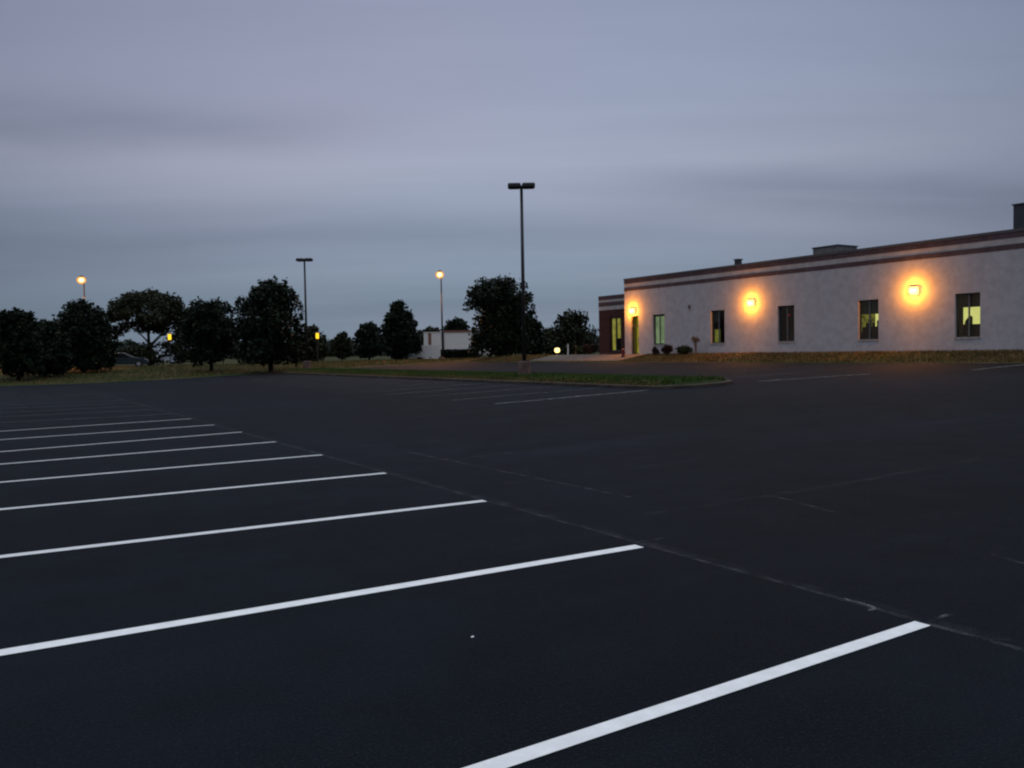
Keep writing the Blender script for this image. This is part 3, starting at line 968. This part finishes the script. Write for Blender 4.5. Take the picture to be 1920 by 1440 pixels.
def crown_points(rng, lobes, n):
    L = np.array(lobes)                      # x y z rx ry rz
    vol = L[:, 3] * L[:, 4] * L[:, 5]
    idx = rng.choice(len(L), n, p=vol ** .8 / (vol ** .8).sum())
    d_ = rng.normal(size=(n, 3)); d_ /= np.linalg.norm(d_, axis=1)[:, None]
    r_ = rng.random(n) ** .42
    r_ = r_ * (1 + .10 * rng.normal(size=n))
    # sprays of twigs breaking the outline
    g = np.sin(d_[:, 0] * 9 + idx) * np.sin(d_[:, 1] * 8 + 2 * idx) * np.sin(d_[:, 2] * 7 - idx)
    r_ = r_ * (1 + .20 * g)
    return L[idx, :3] + d_ * r_[:, None] * L[idx, 3:]

SL = np.random.default_rng(4)
spread_lobes = []
for i in range(26):                                          # wide domed canopy
    a_ = 2 * np.pi * i / 26 * 3.1
    q_ = .08 + .86 * (i / 25) ** .6
    spread_lobes.append(((math.cos(a_), math.sin(a_)), q_, .92 - .34 * q_ ** 2.2 + SL.uniform(-.05, .03), SL.uniform(.17, .26)))
for i in range(20):                                          # under side of the canopy
    a_ = 2 * np.pi * i / 20 * 3.3
    q_ = SL.uniform(.15, .88)
    spread_lobes.append(((math.cos(a_), math.sin(a_)), q_, SL.uniform(.42, .66), SL.uniform(.13, .21)))
for i in range(9):                                           # boughs hanging on the right-hand side
    spread_lobes.append(((SL.uniform(.55, 1.0), SL.uniform(-.5, .1)), SL.uniform(.35, .9), SL.uniform(.18, .58), SL.uniform(.12, .19)))
for i in range(9):                                           # low growth round the trunk
    a_ = SL.uniform(0, 6.28)
    spread_lobes.append(((math.cos(a_), math.sin(a_)), SL.uniform(.1, .85), SL.uniform(.0, .24), SL.uniform(.16, .25)))
def tree(x, y, h, wd, crown_lo, label, seed, mat='leaf_dark', n=6500, leaf=.26, shape='oval', group='trees round the parking lot', name='broadleaf_tree', cat='tree', lean=0.0, nl=16):
    rng = np.random.default_rng(seed)
    zg = tz(x, y)
    t = empty(name, (x, y, zg))
    tag(t, label, cat, group)
    R_ = wd / 2
    lobes = []
    H = h - crown_lo
    def prof(f):
        if shape == 'dome':
            return (.80 + .20 * f / .32) if f < .32 else math.sqrt(max(0, 1 - ((f - .32) / .70) ** 2))
        if shape == 'cone':
            return (.80 + .20 * f / .25) if f < .25 else max(0.08, 1 - ((f - .25) / .80) ** 1.9)
        if shape == 'column':
            return (.93 + .07 * f / .4) if f < .4 else max(0, 1 - ((f - .4) / .62) ** 4.5) ** .5
        return math.sin(math.pi * min(1, f * .9 + .06)) ** .55            # oval
    if shape == 'spreading':
        for (a, q, f, s_) in spread_lobes:
            lobes.append((R_ * q * a[0], R_ * q * a[1], crown_lo + H * f, R_ * s_ * 1.2, R_ * s_ * 1.2, R_ * s_ * .8))
    else:
        for k in range(9):                                   # dense heart of the crown
            f = .06 + .84 * k / 8
            r_ = R_ * prof(f) * .74
            lobes.append((rng.normal(0, .05) * R_, rng.normal(0, .05) * R_, crown_lo + H * f, r_, r_, H * .11))
        for i in range(nl * 3):                              # boughs that shape the outline
            a = rng.uniform(0, 2 * np.pi)
            f = rng.uniform(.04, .93)
            s_ = R_ * rng.uniform(.15, .30) * (1.15 if shape == 'oval' else 1)
            rr = max(0, R_ * prof(f) * rng.uniform(.92, 1.08) - s_ * .85)
            lobes.append((rr * math.cos(a), rr * math.sin(a), crown_lo + H * f, s_, s_, s_ * rng.uniform(.8, 1.4)))
        for i in range(46):                                  # twig sprays that fray the outline
            a = rng.uniform(0, 2 * np.pi)
            f = rng.uniform(.05, .97)
            s_ = R_ * rng.uniform(.05, .11)
            rr = R_ * (prof(f) * rng.uniform(.93, 1.10) + .02)
            lobes.append((rr * math.cos(a), rr * math.sin(a), crown_lo + H * f, s_, s_, s_ * rng.uniform(1.0, 2.6)))
        for i in range(7):                                   # leaders at the top
            a = rng.uniform(0, 2 * np.pi)
            q = R_ * rng.uniform(.0, .40) * prof(.8)
            lobes.append((q * math.cos(a), q * math.sin(a), h - R_ * rng.uniform(.12, .42), R_ * .11, R_ * .11, R_ * .24))
    P = crown_points(rng, lobes, n)
    P = P[P[:, 2] > .12]
    P[:, 0] += lean * P[:, 2]
    V, Fc = leaves(P, leaf, rng)
    np_mesh('crown', V, Fc, M[mat], t)
    tb = MB()
    rt = max(.05, h * .022)
    tb.tube([(0, 0, -.15), (.02 * h * rng.uniform(-.3, .3), 0, h * .25), (lean * h * .5, .01 * h, h * .5), (lean * h * .7, 0, h * .72)], [rt * 1.35, rt, rt * .7, rt * .3], 9)
    for i in range(7):
        a = 2 * np.pi * i / 7 + rng.uniform(-.4, .4)
        z0 = h * rng.uniform(.22, .5)
        q = rng.uniform(.5, .8)
        z2 = min(h * .9, z0 + h * rng.uniform(.18, .38))
        tb.tube([(lean * z0, 0, z0), (R_ * q * .45 * math.cos(a) + lean * z0, R_ * q * .45 * math.sin(a), z0 + (z2 - z0) * .6), (R_ * q * math.cos(a), R_ * q * math.sin(a), z2)], [rt * .5, rt * .35, rt * .12], 6)
    tb.build('trunk', M['bark'], t, smooth=True)
    return t

TR = [
    dict(x=-2.77, y=69.84, h=5.26, wd=3.97, crown_lo=0.54, shape='dome', mat='leaf_dark', n=11000, seed=11, leaf=0.24,
         label='dark round tree cut by the left picture edge'),
    dict(x=-0.78, y=73.31, h=4.40, wd=3.55, crown_lo=0.40, shape='dome', mat='leaf_dark', n=8000, seed=12, leaf=0.24,
         label='lower dark tree between the edge tree and the round tree with the street light'),
    dict(x=2.26, y=77.30, h=6.09, wd=5.26, crown_lo=0.33, shape='dome', mat='leaf_dark', n=13000, seed=13, leaf=0.24,
         label='dense round dark tree with the orange street light rising behind it'),
    dict(x=11.34, y=102.28, h=8.54, wd=9.26, crown_lo=0.58, shape='spreading', mat='leaf_olive', n=14000, seed=14, leaf=0.30,
         label='broad spreading olive tree with sky showing through its gaps'),
    dict(x=11.50, y=71.55, h=6.01, wd=4.90, crown_lo=0.93, shape='dome', mat='leaf_dark', n=11000, seed=15, leaf=0.24,
         label='round dark tree between the spreading tree and the tall ragged tree'),
    dict(x=14.62, y=64.88, h=7.13, wd=5.83, crown_lo=0.84, shape='dome', mat='leaf_dark', n=15000, seed=16, leaf=0.24,
         label='tall ragged dark tree left of the far twin headed light'),
    dict(x=26.76, y=90.30, h=4.13, wd=3.75, crown_lo=0.25, shape='cone', mat='leaf_olive', n=3800, seed=17, leaf=0.30,
         label='thin low bushy tree behind the far twin headed light'),
    dict(x=38.85, y=113.40, h=3.92, wd=3.07, crown_lo=0.39, shape='dome', mat='leaf_olive', n=2500, seed=18, leaf=0.38,
         label='small rounded tree alone on the skyline'),
    dict(x=38.32, y=101.95, h=4.87, wd=3.81, crown_lo=0.50, shape='dome', mat='leaf_dark', n=4500, seed=19, leaf=0.35,
         label='pointed small dark tree left of the cone shaped tree'),
    dict(x=35.13, y=85.09, h=6.64, wd=4.96, crown_lo=0.48, shape='cone', mat='leaf_dark', n=10000, seed=20, leaf=0.30,
         label='cone shaped dark tree left of the white building'),
    dict(x=55.78, y=118.16, h=4.85, wd=3.40, crown_lo=1.36, shape='oval', mat='leaf_olive', n=2200, seed=21, leaf=0.42,
         label='faint small tree behind the left end of the white building'),
    dict(x=60.67, y=118.65, h=6.34, wd=5.04, crown_lo=1.30, shape='oval', mat='leaf_dark', n=3000, seed=22, leaf=0.43,
         label='dark tree top rising over the roof of the white building'),
    dict(x=34.51, y=61.91, h=7.08, wd=5.94, crown_lo=0.25, shape='column', mat='leaf_dark', n=17000, seed=23, leaf=0.24,
         label='big dense dark tree right behind the nearer twin headed light'),
    dict(x=41.35, y=67.07, h=3.70, wd=2.43, crown_lo=0.25, shape='dome', mat='leaf_dark', n=3200, seed=24, leaf=0.26,
         label='smaller dark tree leaning out on the right of the big dense tree'),
    dict(x=49.59, y=71.36, h=4.73, wd=5.10, crown_lo=0.25, shape='oval', mat='leaf_olive', n=4200, seed=25, leaf=0.29,
         label='wide bushy tree left of the brick entrance wing'),
    dict(x=57.72, y=87.50, h=3.68, wd=3.88, crown_lo=0.25, shape='dome', mat='leaf_olive', n=2200, seed=26, leaf=0.34,
         label='low dim tree far behind between the big dense and wide bushy trees'),
]
for tr in TR:
    tree(**tr)

# ------------------------------------------------------------------ shrubs beside the building
def shrub(x, y, wd, h, label, seed, mat, n=900, leaf=.09, name='shrub', cat='shrub', group=None, stem=True):
    rng = np.random.default_rng(seed)
    zg = tz(x, y)
    t = empty(name, (x, y, zg))
    tag(t, label, cat, group)
    lobes = [(0, 0, h * .5, wd * .36, wd * .36, h * .45)]
    for i in range(7):
        a = rng.uniform(0, 2 * np.pi)
        lobes.append((wd * .28 * math.cos(a), wd * .28 * math.sin(a), h * rng.uniform(.3, .75), wd * .2, wd * .2, h * .26))
    P = crown_points(rng, lobes, n)
    P = P[P[:, 2] > .0]
    V, Fc = leaves(P, leaf, rng)
    np_mesh('foliage', V, Fc, M[mat], t)
    tb = MB()
    for i in range(5):
        a = 2 * np.pi * i / 5
        tb.tube([(0, 0, -.05), (wd * .2 * math.cos(a), wd * .2 * math.sin(a), h * .6)], [.02, .008], 5)
    tb.build('stems', M['bark'], t)
    return t
SG = 'shrubs along the warehouse foot'
shrub(33.75, 40.55, .62, .55, 'small dark reddish shrub under the green-lit window', 31, 'leaf_red', group=SG)
shrub(33.75, 39.35, .85, .72, 'medium brown shrub between the red shrub and the round green one', 32, 'leaf_red', 1200, group=SG)
shrub(33.75, 37.75, 1.20, .66, 'wide rounded green shrub against the pale warehouse wall', 33, 'leaf_shrub', 1600, group=SG)
rng = np.random.default_rng(77)
zg = tz(33.8, 36.75)
t = empty('dry_plant', (33.8, 36.75, zg))
tag(t, 'tall thin dry plant standing right of the wide green shrub', 'plant')
b = MB()
heads = []
for i in range(7):
    a = rng.uniform(0, 6.28)
    e = (.16 * math.cos(a), .16 * math.sin(a), rng.uniform(.7, 1.1))
    b.tube([(0, 0, -.03), (e[0] * .4, e[1] * .4, e[2] * .6), e], [.02, .015, .008], 5)
    heads += list(np.array(e) + rng.normal(0, .07, (45, 3)))
b.build('stalks', M['leaf_dry'], t)
V, Fc = leaves(np.array(heads), .08, rng)
np_mesh('seed_heads', V, Fc, M['leaf_dry'], t)

for (x, y, wd, h, lab, sd, mt_) in ((36.6, 51.6, 1.5, .9, 'low reddish shrub at the corner of the brick entrance wing', 34, 'leaf_red'),
                                    (37.2, 53.2, 1.7, .8, 'low dark green shrub beside the bollard lamp', 35, 'leaf_shrub')):
    shrub(x, y, wd, h, lab, sd, mt_, 1500, .11, group='low shrubs by the entrance')

t = empty('red_post', (33.0, 43.05, tz(33.0, 43.05) + .03))
tag(t, 'stubby dark red post standing on the walk before the lit door', 'post')
MB().lathe([(.15, 0), (.15, .05), (.10, .07), (.10, .40), (.13, .42), (.12, .50), (.05, .56)], 16).build('barrel', M['hydrant'], t)
MB().tube([(0, -.17, .32), (0, .17, .32)], [.05, .05], 10).build('side_cap', M['hydrant'], t)

for (x, y, h, mt_, lab) in ((37.3, 55.6, .95, 'white_board', 'short pale marker post in the grass near the entrance shrubs'),
                            (36.9, 53.9, .80, 'red_trim', 'short pinkish marker post right of the pale marker post')):
    t = empty('marker_post', (x, y, tz(x, y)))
    tag(t, lab, 'marker post')
    MB().box(-.05, .05, -.05, .05, -.1, h).build('post', M[mt_], t, bevel=.01)
    MB().box(-.07, .07, -.07, .07, h, h + .05).build('cap', M['bronze'], t)

# ------------------------------------------------------------------ vehicles
def wheel(parent, x, y, r):
    w_ = MB().tube([(x - .1, y, r), (x + .1, y, r)], [r, r], 18).build('wheel', M['tyre'], parent)
    MB().tube([(x - .104, y, r), (x + .104, y, r)], [r * .58, r * .58], 14).build('rim', M['rim'], w_)
def car(x, y, rz, paint, label, cat='car', van=False, lights='off'):
    t = empty('parked_van' if van else 'parked_car', (x, y, tz(x, y)), rz)
    tag(t, label, cat)
    if van:
        prof = [(-2.3, .35), (-2.32, 1.0), (-2.25, 2.0), (1.0, 2.02), (1.55, 1.25), (2.25, 1.05), (2.35, .6), (2.3, .35)]
        cab = [(-2.0, 1.25), (-2.0, 1.85), (.95, 1.86), (1.38, 1.25)]
        sh = [(1.08, 1.95), (1.58, 1.28)]
    else:
        prof = [(-2.2, .30), (-2.27, .62), (-2.2, .92), (-1.75, .98), (-1.2, 1.38), (-.55, 1.47), (.15, 1.44), (.95, 1.0), (1.95, .86), (2.22, .66), (2.24, .36), (2.1, .28)]
        cab = [(-1.5, .98), (-1.12, 1.32), (-.55, 1.40), (.12, 1.37), (.72, 1.0)]
        sh = None
    MB().prism(prof, -.88, .88, .10).build('body', M[paint], t)
    for s in (-1, 1):
        MB().prism(cab, s * .885 - .006, s * .885 + .006).build('side_window', M['car_glass'], t)
    if not van:
        for pts in (((.22, 1.43), (.92, 1.03)), ((-1.22, 1.36), (-1.70, 1.02))):
            (ya, za), (yb, zb) = pts
            b = MB()
            b.v = [(-.66, ya, za + .02), (.66, ya, za + .02), (.74, yb, zb + .02), (-.74, yb, zb + .02)]
            b.v += [(p[0], p[1], p[2] - .03) for p in b.v]
            b.f = [(0, 1, 2, 3), (7, 6, 5, 4), (0, 4, 5, 1), (2, 6, 7, 3), (1, 5, 6, 2), (3, 7, 4, 0)]
            b.build('windscreen', M['car_glass'], t)
    else:
        b = MB()
        b.v = [(-.7, 1.06, 1.97), (.7, 1.06, 1.97), (.76, 1.56, 1.27), (-.76, 1.56, 1.27)]
        b.v += [(p[0], p[1] - .03, p[2] - .03) for p in b.v]
        b.f = [(0, 1, 2, 3), (7, 6, 5, 4), (0, 4, 5, 1), (2, 6, 7, 3), (1, 5, 6, 2), (3, 7, 4, 0)]
        b.build('windscreen', M['car_glass'], t)
    for s in (-1, 1):
        for yy in (-1.4, 1.38):
            wheel(t, s * .80, yy, .33)
        MB().box(s * .62 - .17, s * .62 + .17, 2.14, 2.25, .58, .76).build('headlight', M['lamp_green'] if lights == 'head' else M['rim'], t)
        MB().box(s * .66 - .14, s * .66 + .14, -2.29, -2.18, .66, .84).build('tail_light', M['tail'] if lights == 'tail' else M['hydrant'], t)
    return t
car(6.70, 87.52, -1.745, 'car_dark', 'dark teal car parked under the spreading tree', 'car', False, 'tail')
car(15.54, 116.18, -1.309, 'car_pale', 'pale car with one greenish headlight showing past the spreading tree', 'car', False, 'head')
car(37.30, 87.30, 1.309, 'car_pale', 'pale grey car parked left of the white sign board', 'car', False, 'off')
car(47.10, 87.08, 2.635, 'car_white', 'white van half hidden by the big dense tree', 'van', True, 'off')

# ------------------------------------------------------------------ small white building and its surroundings
wx, wy = 47.55, 96.2
t = empty('white_building', (wx, wy, tz(wx, wy)), rad(-28))
tag(t, 'small white flat roofed building with thin reddish roof edge beyond the lot', 'building')
g = tz(wx, wy)
MB().box(-1.0, 3.9, 0, 6, -.3, 4.42 - g).build('wall', M['white_wall'], t)
MB().box(-1.08, 3.98, -.08, 6.08, 4.42 - g, 4.66 - g).build('roof_trim', M['red_trim'], t)
MB().box(-3.6, -1.003, .25, 5.7, -.3, 4.44 - g).build('side_wing', M['white_wall'], t)
MB().box(-3.66, -1.003, .19, 5.76, 4.44 - g, 4.52 - g).build('coping', M['white_wall'], t)
MB().box(-3.0, -2.62, .19, .247, .2, 4.4 - g).build('pilaster', M['red_trim'], t)
MB().box(-.9, 3.8, -.06, -.003, -.3, .55).build('dark_plinth', M['bronze'], t)
MB().box(-1.02, -.9, -.07, -.003, .55, 4.4 - g).build('downpipe', M['mullion'], t)

# white board on two posts
bx_, by_ = 38.45, 84.3
t = empty('sign_board', (bx_, by_, tz(bx_, by_)), rad(-28))
tag(t, 'blank white board standing on two short posts before the white building', 'sign')
g = tz(bx_, by_)
MB().box(-1.25, 1.25, -.06, .06, 1.28 - g, 2.66 - g).build('board', M['white_board'], t, bevel=.01)
for sx in (-.62, .72):
    MB().box(sx - .06, sx + .06, -.05, .05, -.5, 1.278 - g).build('post', M['white_board'], t)

# dark clipped hedge in front of the white building
hx, hy = 43.2, 86.6
rng = np.random.default_rng(61)
t = empty('hedge', (hx, hy, tz(hx, hy)), rad(-28))
tag(t, 'low dark hedge along the foot of the white building', 'hedge')
n = 4200
P = np.stack([rng.uniform(-2.1, 2.6, n), rng.uniform(-.5, .5, n), rng.random(n) ** .6 * (1.05 + .12 * np.sin(rng.uniform(0, 6, n)))], 1)
V, Fc = leaves(P, .20, rng)
np_mesh('foliage', V, Fc, M['leaf_dark'], t)
b = MB()
for i in range(7):
    b.tube([(-1.9 + i * .7, 0, -.1), (-1.9 + i * .7, .05, .7)], [.03, .015], 6)
b.build('stems', M['bark'], t)


# ------------------------------------------------------------------ far wood on the horizon
rng = np.random.default_rng(99)
n = 60000
az = rng.uniform(rad(-30), rad(75), n)
dist = rng.uniform(300, 380, n)
hmax = 6.2 + 2.2 * np.sin(az * 23 + 1) * np.sin(az * 9.3) + 1.5 * np.sin(az * 61) + 1.2 * np.sin(az * 137 + 2)
zz = 0.5 + hmax * rng.random(n) ** .8
P = np.stack([-4.9 + dist * np.sin(az), -3 + dist * np.cos(az), zz], 1)
V, Fc = leaves(P, 1.5, rng)
wd_ = np_mesh('far_wood', V, Fc, M['leaf_far'])
tag(wd_, kind='stuff')
